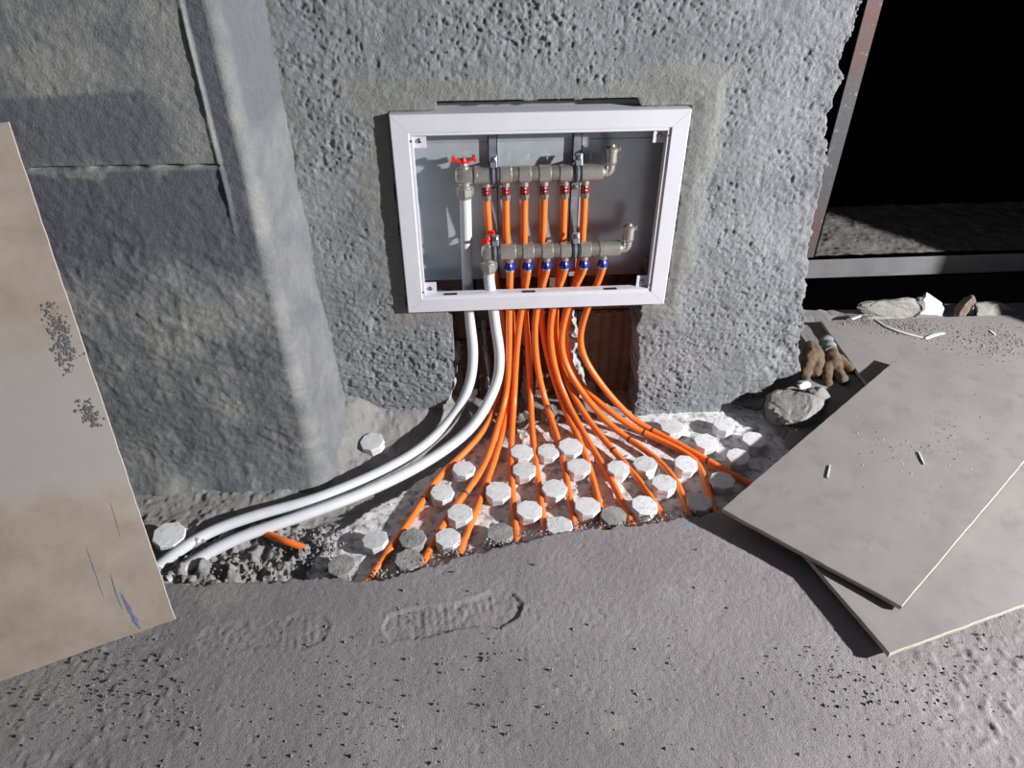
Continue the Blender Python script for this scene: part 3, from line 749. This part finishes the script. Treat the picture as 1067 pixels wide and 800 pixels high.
# ================================================================== UNDERFLOOR PANEL
def floor_panel():
    root = empty('heating_panel', tuple(PZ(580, 500, 0)))
    tag(root, 'white foam underfloor panel with octagonal nubs gripping the orange pipes', 'panel')
    st = .004
    P = np.array(PANEL_POLY)
    xs = np.arange(P[:, 0].min()-.01, P[:, 0].max()+.01, st); ys = np.arange(P[:, 1].min()-.01, P[:, 1].max()+.01, st)
    X, Y = np.meshgrid(xs, ys, indexing='ij')
    kp = inside(X+fbm(X, Y, .03, 3, 2)*.006, Y+fbm(X, Y, .03, 3, 4)*.006, PANEL_POLY)
    keep = kp[:-1, :-1] & kp[1:, 1:] & kp[1:, :-1] & kp[:-1, 1:]
    Z = .002+fbm(X, Y, .02, 3, 5)*.0008+np.clip(vnoise(X/.011, Y/.011, 6)-.68, 0, 1)*.016*sstep(.0, .4, fbm(X, Y, .12, 2, 7))
    me = grid_mesh('base_sheet', X, Y, Z, keep, M['foam'], lambda v: (0, 0, -.036))
    link('base_sheet', me, (0, 0, 0), root)
    NUB = [(488, 490.5), (459, 513), (519, 511), (485, 533), (394, 563), (462, 560), (570, 469), (545.5, 489.5), (601.5, 487), (577, 509), (549.5, 531),
           (610.5, 529), (584.5, 549), (539, 471), (591, 466), (640, 488), (700.5, 445.5), (754, 443), (735.5, 460), (786, 458), (769.5, 476), (715, 483),
           (692.5, 504), (671, 527), (752, 500), (731, 523), (673, 483)]
    MUD = [(430, 562), (426, 584), (521, 556), (356, 590), (639, 538)]
    OUT = [(388.5, 460), (175.5, 557)]
    def nub_mesh(nm, mat, R, H, seed, flat):
        rg = random.Random(seed); b = MB(); seg = 16; rings = [(0, .93), (.50, .93), (.60, .95), (.66, 1.0), (.94, 1.0), (1.0, .95)]
        ph = 0.0
        def rad(an):       # rounded octagon
            a = ((an+ph) % (math.pi/4))-math.pi/8
            return R*(math.cos(math.pi/8)/math.cos(a))*1.02
        V = []
        for t, s in rings:
            for k in range(seg):
                an = 2*math.pi*k/seg
                r = rad(an)*s*(1+rg.uniform(-.012, .012))
                V.append((r*math.cos(an), r*math.sin(an), t*H))
        for k in range(seg):
            an = 2*math.pi*k/seg; V.append((rad(an)*.55*math.cos(an), rad(an)*.55*math.sin(an), H+rg.uniform(.0002, .0008)))
        F = []
        for i in range(len(rings)):
            for k in range(seg):
                k2 = (k+1) % seg; F.append((i*seg+k, i*seg+k2, (i+1)*seg+k2, (i+1)*seg+k))
        F.append(tuple(range(len(rings)*seg, (len(rings)+1)*seg)))
        return mesh_from(nm, V, F, mat)
    clean = [nub_mesh('nub', M['nub'], .0295, .030, s, 0) for s in range(5)]
    muddy = [nub_mesh('nub', M['nub_mud'], .0295, .027, s+20, 0) for s in range(3)]
    LOW = np.concatenate(PATHS); LOW = LOW[LOW[:, 2] < .038][:, :2]
    def clear(q):       # nubs stand beside the pipes, not in them
        q0 = np.array(q[:2]); c = q0.copy()
        for _ in range(25):
            d = c-LOW; L = np.hypot(d[:, 0], d[:, 1]); i_ = L.argmin(); need = .0355-L[i_]
            if need <= 0: break
            c = c+d[i_]/(L[i_]+1e-9)*need*.6
            o_ = c-q0; l_ = np.hypot(*o_)
            if l_ > .014: c = q0+o_/l_*.014
        return (c[0], c[1], q[2])
    for i, p in enumerate(NUB):
        q = clear(PZ(*p, .028)); o = link('nub', clean[i % 5], (q[0], q[1], .001), root)
        o.rotation_euler = (random.uniform(-.05, .05), random.uniform(-.05, .05), random.uniform(0, 6.28))
        sc = random.uniform(.93, 1.05); o.scale = (sc, sc, random.uniform(.92, 1.08))
    for i, p in enumerate(MUD):
        q = PZ(*p, .026); o = link('nub', muddy[i % 3], (q[0], q[1], .004), root); o.rotation_euler[2] = i
    for i, p in enumerate(OUT):
        q = PZ(*p, .033); o = link('nub', clean[i+1], (q[0], q[1], .008), root); o.rotation_euler = (.12, -.06, i*1.3)
        if i == 1: o.scale = (1.15, 1.15, 1)
    # flakes of foam and mortar lying between the nubs
    b = MB(); rg = random.Random(4)
    for _ in range(520):
        px, py = rg.uniform(400, 800), rg.uniform(440, 575)
        q = PZ(px, py, .004)
        if not inside(np.array(q[0]), np.array(q[1]), PANEL_POLY): continue
        s = rg.uniform(.0012, .0052)*(2.0 if 600 < px < 690 and py < 500 else 1)
        V = [(q[0]+rg.uniform(-s, s), q[1]+rg.uniform(-s, s), .003+rg.uniform(0, s)) for _ in range(4)]
        b.add(V, [(0, 1, 2), (0, 3, 1), (1, 3, 2), (2, 3, 0)], 0 if rg.random() < .6 else 1)
    o = b.build('foam_flakes', [M['nub'], M['mortar']], root); o['kind'] = 'stuff'
floor_panel()

# ================================================================== TILES
def tile(corner, u, v, lu, lv, th, name_label, mats, tilt=None, chips=0, seed=0, far=None):
    """slab from corner along unit vectors u, v (far = its opposite corner if not square); upper face contains corner"""
    c = Vector(corner); u = Vector(u).normalized(); v = Vector(v).normalized(); n = u.cross(v).normalized()
    if n.z < 0 and abs(n.z) > .2: n = -n
    c11 = Vector(far) if far is not None else c+u*lu+v*lv
    skew = (c11-(c+u*lu+v*lv))/(lu*lv)
    rg = random.Random(seed); nu, nv = int(lu/.02), int(lv/.02)
    ring = []
    for k in range(nu): ring.append((lu*k/nu, 0))
    for k in range(nv): ring.append((lu, lv*k/nv))
    for k in range(nu): ring.append((lu-lu*k/nu, lv))
    for k in range(nv): ring.append((0, lv-lv*k/nv))
    cx, cy = lu/2, lv/2; top = []; mid = []; bot = []
    for (a, b_) in ring:
        j = rg.uniform(-.0006, .0006); ins = .0012
        da = (1 if a > cx else -1); db = (1 if b_ > cy else -1)
        sk = skew*a*b_; top.append(c+u*(a-da*ins+j)+v*(b_-db*ins+j)+sk); mid.append(c+u*(a+j)+v*(b_+j)-n*.0012+sk); bot.append(c+u*(a+j-da*.001)+v*(b_+j-db*.001)-n*th+sk)
    N = len(ring); V = top+mid+bot; F = []; mi = []
    F.append(tuple(range(N))); mi.append(0)
    for off in (0, N):
        for k in range(N):
            k2 = (k+1) % N; F.append((off+k, off+N+k, off+N+k2, off+k2)); mi.append(1)
    F.append(tuple(reversed(range(2*N, 3*N)))); mi.append(1)
    b = MB()
    b.V = [tuple(x) for x in V]; b.F = F; b.mi = mi; b.sm = [False]*len(F)
    low = min(V, key=lambda q: q.z)
    o = b.build('floor_tile', mats, None, tuple(low)); tag(o, name_label, 'tile', 'spare floor tiles')
    bm = bmesh.new(); bm.from_mesh(o.data); bmesh.ops.recalc_face_normals(bm, faces=bm.faces); bm.to_mesh(o.data); bm.free()
    return o
# lower tile
ZLT = SCREED+.030
p0 = Vector(PZ(927, 681, ZLT)); p1 = Vector(PZ(1067, 630, ZLT-.006))
uu = (p1-p0); uu.normalize(); vv = Vector((0, 0, 1)).cross(uu).normalized(); vv = (vv+Vector((0, 0, .0))).normalized()
tile(p0, uu, vv, .80, .40, .011, 'grey beige tile lying partly under the slanted tile, nearest the camera', [M['tile'], M['tile_edge']], seed=1)
# upper tile
ZA = SCREED+.050
A = Vector(PZ(752, 530, ZA-.004)); B = Vector(PZ(940, 632, ZLT+.016)); D = Vector(PZ(935, 373, ZA))
v1 = (D-A).normalized(); u1 = (B-A).normalized(); nU = u1.cross(v1).normalized()
dd = Vector(ray(1114, 425)); E4 = Vector(CAM)+dd*((A-Vector(CAM)).dot(nU)/dd.dot(nU))
tile(A, u1, v1, (B-A).length, (D-A).length, .011, 'dusty grey tile lying slanted on top of the other tiles beside the nubs', [M['tile'], M['tile_edge']], seed=2, far=E4)
# back tile
zb = .058
a0 = Vector(PZ(852, 334, zb)); a1 = Vector(PZ(894, 384, zb)); 
ud = Vector((1, -.012, 0)).normalized()
vd = Vector((.012, 1, 0)).normalized()
tile(Vector((a0.x+.004, a0.y-.40, zb)), ud, vd, .655, .40, .011, 'grey tile covered in debris below the dark door sill', [M['tile'], M['tile_edge']], seed=3)
# tall tile leaning on the column
m, nt, bs = new_mat('tile_warm_beige'); v = wcoord(nt)
n1 = noise_tex(nt, 9, 6, .65, v); n2 = noise_tex(nt, 3.2, 5, .6, v); n3 = noise_tex(nt, 45, 4, .7, v)
c = mixc(nt, ramp(nt, n1.outputs[0], [(.35, 0.), (.65, 1.)]), (.255, .207, .172), (.345, .295, .255))
sep = nt.nodes.new('ShaderNodeSeparateXYZ'); nt.links.new(v, sep.inputs[0])
zz = nt.nodes.new('ShaderNodeMath'); zz.operation = 'MULTIPLY_ADD'; nt.links.new(n2.outputs[0], zz.inputs[0]); zz.inputs[1].default_value = .22; nt.links.new(sep.outputs[2], zz.inputs[2])
band = ramp(nt, zz.outputs[0], [(.40, 0.), (.44, .85), (.58, .85), (.70, 0.)])     # grey cement film across the middle
c = mixc(nt, band, c, (.315, .305, .303))
c = mixc(nt, ramp(nt, n3.outputs[0], [(.62, 0.), (.75, .35)]), c, (.40, .365, .33))
nt.links.new(c, bs.inputs['Base Color']); bs.inputs['Roughness'].default_value = .55; bs.inputs['Specular IOR Level'].default_value = .3
M['tile_warm'] = m
Bq = Vector(PZ(183, 645, SCREED+.002)); Cq = Vector(PZ(0, 710, SCREED+.002)); Tq = Vector(PY(20, 125, -.217))
e1 = (Cq-Bq).normalized(); e2 = (Tq-Bq); e2 = (e2-e1*e2.dot(e1)); l2 = e2.length; e2.normalize()
lt = tile(Bq, e1, e2, .60, l2, -.010 if e1.cross(e2).y < 0 else .010, 'tall warm beige tile leaning against the concrete column', [M['tile_warm'], M['tile_edge']], seed=4)
def on_leaning(px, py):
    nrm = e1.cross(e2).normalized(); d = Vector(ray(px, py)); c0 = Vector(CAM)
    return c0+d*((Bq-c0).dot(nrm)/d.dot(nrm)), (nrm if nrm.dot(Vector(CAM)-Bq) > 0 else -nrm)
def smear(name, pts, wd, mat, hgt=.0006, seed=0, rag=.5):
    """thin patch of dried stuff on the leaning tile, following px points"""
    b = MB(); rg = random.Random(seed); P = [on_leaning(*p) for p in pts]; path = catmull([p[0] for p in P], 5); nn = P[0][1]
    n = len(path); V = []; F = []
    for i, q in enumerate(path):
        t = Vector(path[min(i+1, n-1)]-path[max(i-1, 0)]).normalized(); s = nn.cross(t)
        ww = wd*math.sin(math.pi*(i+.3)/(n-.4))**.6*(1-rag*rg.random())
        q = Vector(q)+nn*.0003
        V += [q-s*ww, q+nn*hgt, q+s*ww*(1-rag*rg.random())]
    for i in range(n-1):
        for k in range(2): F.append((i*3+k, i*3+k+1, i*3+4+k, i*3+3+k))
    b.add(V, F); return b.build(name, mat, lt)
M['splash'] = simple('dried_splash', (.115, .11, .108), .95, var=.3, scale=200)
M['bluemark'] = simple('blue_grey_mark', (.12, .14, .21), .8, var=.3, scale=120)
smear('scuff_mark', [(115, 597), (121, 618), (128, 635)], .0018, M['bluemark'], .0002, 1)
smear('scuff_mark', [(126, 618), (134, 633), (141, 646), (146, 655)], .006, M['bluemark'], .0002, 2)
smear('scuff_mark', [(90, 570), (99, 596), (108, 622)], .0011, M['bluemark'], .0002, 3)
smear('scuff_mark', [(115, 523), (120, 540), (125, 558)], .0009, M['bluemark'], .0002, 4)
for i, pl in enumerate([[(50, 318), (56, 345), (64, 370), (72, 388)], [(60, 330), (68, 352), (76, 372)], [(86, 420), (93, 432), (100, 440)]]):
    b = MB(); rg = random.Random(30+i)
    for _ in range(150):
        k = rg.random()*(len(pl)-1); j = int(k); f = k-j
        q, nn = on_leaning(pl[j][0]*(1-f)+pl[j+1][0]*f+rg.gauss(0, 4), pl[j][1]*(1-f)+pl[j+1][1]*f+rg.gauss(0, 4)); s = rg.uniform(.001, .0035)
        a = nn.orthogonal().normalized(); c2 = nn.cross(a); an = rg.random()*6.28
        ring = [q+(a*math.cos(an+t)+c2*math.sin(an+t))*s*rg.uniform(.6, 1.3) for t in (0, 1.25, 2.5, 3.75, 5)]
        b.add(ring+[q+nn*s*.55], [(0, 1, 5), (1, 2, 5), (2, 3, 5), (3, 4, 5), (4, 0, 5)])
    o = b.build('mortar_splash', M['splash'], lt); o['kind'] = 'stuff'

# ================================================================== RUBBLE, GLOVES, SCRAPS
def chunk(px, py, z, size, mat, seed, label, cat='rubble', name='mortar_chunk', rot=0, flat=False, grp=None, rough=.16, sink=.12):
    """angular lump: displaced, squashed ico-sphere cut by a few planes"""
    bm = bmesh.new(); bmesh.ops.create_icosphere(bm, subdivisions=4 if max(size) > .02 else 3, radius=1)
    rg = random.Random(seed)
    planes = [(Vector((rg.gauss(0, 1), rg.gauss(0, 1), rg.gauss(0, .8))).normalized(), rg.uniform(.55, .82)) for _ in range(9)]
    for vtx in bm.verts:
        p = vtx.co.copy()
        for nn, d in planes:
            k = p.dot(nn)
            if k > d: p -= nn*(k-d)
        f = 1+rough*float(fbm(p.x*1.3+p.z+seed, p.y*1.3-p.z*.6, .7, 3, seed % 20))*.6+rough*.3*float(fbm(p.x+p.z*.7, p.y-p.z, .15, 2, seed % 17))
        vtx.co = p*f
    ca, sa = math.cos(rot), math.sin(rot)
    for vtx in bm.verts:
        x, y, zc = vtx.co.x*size[0], vtx.co.y*size[1], vtx.co.z*size[2]
        vtx.co = (x*ca-y*sa, x*sa+y*ca, zc)
    zmin = min(v_.co.z for v_ in bm.verts); zmax = max(v_.co.z for v_ in bm.verts)
    for vtx in bm.verts: vtx.co.z -= zmin+(zmax-zmin)*sink
    me = bpy.data.meshes.new(name); bm.to_mesh(me); bm.free(); me.materials.append(mat)
    q = PZ(px, py, z); o = link(name, me, (q[0], q[1], z)); tag(o, label, cat, grp); return o
RZ = .022
chunk(925, 330, RZ, (.105, .030, .040), M['mortar'], 3, 'long broken strip of pale mortar below the sill, left of the white fragment', rot=-.03)
chunk(953, 329, RZ, (.030, .026, .040), M['mortar'], 15, 'crumbly pale lump between the mortar strip and the white fragment')
chunk(1000, 331, RZ, (.032, .026, .048), M['brickchip'], 9, 'brown brick fragment propped behind the white fragment', name='brick_fragment')
chunk(1008, 332, RZ, (.013, .018, .034), M['mortar'], 29, 'small cream chip beside the brown brick fragment', name='stone_chip')
chunk(1030, 333, RZ, (.085, .040, .034), M['mortar'], 12, 'sloping heap of pale mortar right of the brown brick fragment')
chunk(895, 337, RZ, (.060, .030, .018), M['mortar'], 21, 'low grey mortar lump at the foot of the door jamb')
chunk(905, 336, RZ, (.10, .02, .012), M['mortar'], 33, 'flat crumbled mortar ridge along the back edge of the debris tile')
chunk(820, 440, .0, (.100, .068, .050), M['mortar'], 61, 'grey mortar lump at the wall corner between nubs and gloves', rough=.13, rot=.5)
chunk(850, 420, .03, (.036, .030, .026), M['mortar'], 43, 'smaller mortar lump under the gloves by the wall corner', rough=.13)
chunk(836, 405, .03, (.020, .014, .014), M['chip'], 45, 'tiny pale stone against the wall corner foot', name='stone_chip')
chunk(546, 445, .0, (.022, .020, .030), M['mortar'], 51, 'grey mortar lump at the chase foot behind the left orange pipes', rough=.25)
chunk(573, 441, .0, (.026, .018, .034), M['mortar'], 52, 'grey mortar lump at the chase foot in the middle of the orange pipes', rough=.25)
chunk(603, 432, .0, (.028, .018, .028), M['mortar'], 53, 'grey mortar lump at the chase foot behind the right orange pipes', rough=.25)
# white angular fragment
b = MB(); q0 = [Vector(PY(px, py, yy)) for px, py, yy in ((953, 334, .395), (980, 333, .385), (984, 322, .395), (965, 309, .415), (956, 318, .41))]
bk = [q+Vector((.012, .022, .004)) for q in q0]
b.add(q0+bk, [(0, 1, 2, 3, 4), (9, 8, 7, 6, 5), (0, 5, 6, 1), (1, 6, 7, 2), (2, 7, 8, 3), (3, 8, 9, 4), (4, 9, 5, 0)])
tag(b.build('stone_fragment', M['chip'], None, tuple(q0[0]), .002), 'smooth white angular fragment standing in the rubble below the sill', 'rubble')

# low heap of grit on the back tile and on the slanted tile, crumbs on the screed
def grit(name, label, centers, n, zf, seed, smin, smax, mats, cat='grit'):
    b = MB(); rg = random.Random(seed)
    for _ in range(n):
        cx, cy, sx, sy = centers[rg.randrange(len(centers))]
        px, py = rg.gauss(cx, sx), rg.gauss(cy, sy); z = zf(px, py)
        if z is None: continue
        q = PZ(px, py, z); s = smin+(smax-smin)*rg.random()**3
        V = [(q[0]+s*math.cos(a+rg.uniform(-.3, .3)), q[1]+s*math.sin(a+rg.uniform(-.3, .3)), q[2]-.0005) for a in (0, 1.57, 3.14, 4.71)]
        V.append((q[0]+rg.uniform(-s, s)*.4, q[1]+rg.uniform(-s, s)*.4, q[2]+s*rg.uniform(.6, 1.3)))
        b.add(V, [(0, 1, 4), (1, 2, 4), (2, 3, 4), (3, 0, 4)], rg.randrange(len(mats)))
    o = b.build(name, mats); tag(o, label, cat); o['kind'] = 'stuff'
nU = u1.cross(v1).normalized()
def z_upper(px, py):
    d = Vector(ray(px, py)); t = (A-Vector(CAM)).dot(nU)/d.dot(nU); q = Vector(CAM)+d*t; r = q-A
    a, b_ = r.dot(u1), r.dot(v1)
    return q.z if (.005 < a < (B-A).length-.005 and .005 < b_ < (D-A).length-.005) else None
def z_back(px, py):
    q = PZ(px, py, zb)
    return zb if (a0.x+.01 < q[0] < a0.x+.65 and a0.y-.39 < q[1] < a0.y-.005 and z_upper(px, py) is None) else None
grit('tile_grit', 'fine grey grit strewn across the tile below the sill', [(945, 342, 18, 5), (1020, 350, 30, 10), (1050, 358, 22, 9), (900, 335, 25, 2)], 2600, z_back, 5, .001, .0045, [M['mortar'], M['screed']])
grit('tile_crumbs', 'dark and white crumbs in the middle of the slanted tile', [(915, 460, 18, 6), (955, 470, 22, 7), (985, 455, 14, 9), (1045, 408, 12, 5), (950, 470, 60, 30)], 420, z_upper, 6, .0007, .003, [M['mortar'], M['screed'], M['chip']])
def z_scr(px, py):
    q = PZ(px, py, SCREED)
    return SCREED+.0015 if inside(np.array(q[0]), np.array(q[1]), SCREED_POLY) and q[1] < -.35 else None
grit('floor_crumbs', 'loose cement crumbs scattered over the screed floor', [(960, 740, 80, 40), (880, 700, 30, 20), (230, 690, 60, 40), (300, 740, 120, 50), (600, 700, 200, 60), (120, 720, 60, 30), (980, 720, 60, 30), (550, 700, 260, 60)], 1900, z_scr, 8, .0007, .0040, [M['screed'], M['splash2']])

# crumbly clods where the trench was raked out beside the buried pipe: single countable lumps are too small
grit('edge_crumbs', 'crumbs along the broken screed edge in front of the nubs', [(x_, y_-2, 14, 2.5) for x_, y_ in ((400, 600), (440, 588), (480, 578), (520, 568), (560, 558), (600, 550), (640, 548), (680, 544), (720, 539))], 700, lambda a, b_: SCREED-.006, 18, .001, .0045, [M['screed'], M['nub_mud']])
def z_bed(px, py): return .014
grit('trench_clods', 'crumbly dark mortar clods filling the trench below the white pipes', [(290, 585, 40, 8), (240, 595, 30, 6), (340, 575, 20, 12), (320, 560, 25, 8)], 170, z_bed, 9, .002, .008, [M['screed']])

# scraps
def scrap(pts, wd, label, name, mat=M['chip'], zf=None, arch=.0):
    P = []
    for i, p in enumerate(pts):
        z = zf(*p); z = zb if z is None else z
        P.append(PZ(*p, z+.0012+arch*math.sin(math.pi*i/(len(pts)-1))))
    path = catmull(P, 5); b = MB(); n = len(path); V = []; F = []
    for i, q in enumerate(path):
        t = Vector(path[min(i+1, n-1)]-path[max(i-1, 0)]).normalized(); s = Vector((0, 0, 1)).cross(t).normalized(); q = Vector(q)
        ww = wd*(.55+.45*math.sin(math.pi*(i+.5)/n))
        V += [q-s*ww, q+s*ww, q+s*ww*.8+Vector((0, 0, .0025)), q-s*ww*.8+Vector((0, 0, .0025))]
    for i in range(n-1):
        for k in range(4): F.append((i*4+k, i*4+(k+1) % 4, i*4+4+(k+1) % 4, i*4+4+k))
    F += [(3, 2, 1, 0), tuple(range(4*n-4, 4*n))]
    b.add(V, F); tag(b.build(name, mat, None, tuple(path[0])), label, 'scrap')
scrap([(912, 333), (925, 341), (942, 347), (962, 352)], .0035, 'long thin white strip curling over the debris tile', 'plastic_strip', zf=z_back, arch=.003)
scrap([(964, 353), (974, 349), (984, 347)], .006, 'short torn white scrap at the end of the white strip', 'plastic_scrap', zf=z_back)
scrap([(887, 333), (897, 329)], .004, 'small white splinter near the foot of the door jamb', 'splinter', zf=lambda a, b_: .055)
scrap([(862, 498), (865, 485)], .0022, 'white sliver on the slanted tile nearest its left corner', 'splinter', zf=z_upper)
scrap([(957, 471), (963, 484)], .0022, 'white sliver among the crumbs in the middle of the slanted tile', 'splinter', zf=z_upper, arch=.004)
scrap([(1032, 345), (1037, 349)], .004, 'short white chip in the grit at the right of the debris tile', 'splinter', zf=z_back)

# work gloves: each a palm, cuff and bent fingers
def glove(name, label, cuff, wrist, palm, fingers, rp, rf, seed, group='brown work gloves'):
    b = MB(); rg = random.Random(seed)
    root_at = tuple(PZ(*fingers[0][-1]))
    W = [Vector(PZ(*p)) for p in palm]
    path = catmull([tuple(q) for q in W], 6); n = len(path)
    rads = [rp*(.85+.35*math.sin(math.pi*i/(n-1))) for i in range(n)]
    b.tube(path, rads, 16)
    for f in fingers:
        pth = catmull([tuple(PZ(*p)) for p in f], 6); m_ = len(pth)
        b.tube(pth, [rf*(1.25-.35*i/(m_-1))*(1 if i < m_-1 else .6) for i in range(m_)], 12)
    me_o = b.build(name, M['glove'], None, root_at)
    bm = bmesh.new(); bm.from_mesh(me_o.data); bmesh.ops.remove_doubles(bm, verts=bm.verts, dist=1e-5); bm.to_mesh(me_o.data); bm.free()
    rm = me_o.modifiers.new('blend', 'REMESH'); rm.mode = 'VOXEL'; rm.voxel_size = .0028; rm.use_smooth_shade = True
    sm = me_o.modifiers.new('soft', 'SMOOTH'); sm.factor = .5; sm.iterations = 4
    tx = bpy.data.textures.new(name+'_fold', 'CLOUDS'); tx.noise_scale = .024; tx.noise_depth = 2
    dm = me_o.modifiers.new('folds', 'DISPLACE'); dm.texture = tx; dm.strength = .010; dm.mid_level = .5; dm.texture_coords = 'LOCAL'
    tag(me_o, label, 'glove', group)
    if cuff:
        c = MB(); pth = catmull([tuple(PZ(*p)) for p in cuff], 6); m_ = len(pth)
        c.tube(pth, [rp*(1.05+.12*math.sin(i*2.1)) for i in range(m_)], 18); c.build('cuff', M['cuff'], me_o)
glove('work_glove', 'crumpled brown work glove with grey knit cuff against the debris tile edge',
      [(860, 354, .080), (866, 366, .072)], None, [(864, 362, .070), (868, 374, .062), (871, 384, .055)],
      [[(869, 378, .060), (875, 390, .052), (880, 399, .048)], [(872, 374, .058), (882, 382, .050), (889, 387, .045)], [(863, 380, .055), (861, 390, .050), (863, 400, .046)]], .018, .0150, 1)
glove('work_glove', 'crumpled brown work glove pressed against the rough wall corner',
      None, None, [(842, 358, .085), (847, 368, .075), (850, 376, .065)],
      [[(845, 370, .072), (841, 382, .062), (838, 393, .055)], [(851, 368, .070), (852, 380, .060), (848, 391, .052)]], .019, .0170, 2)
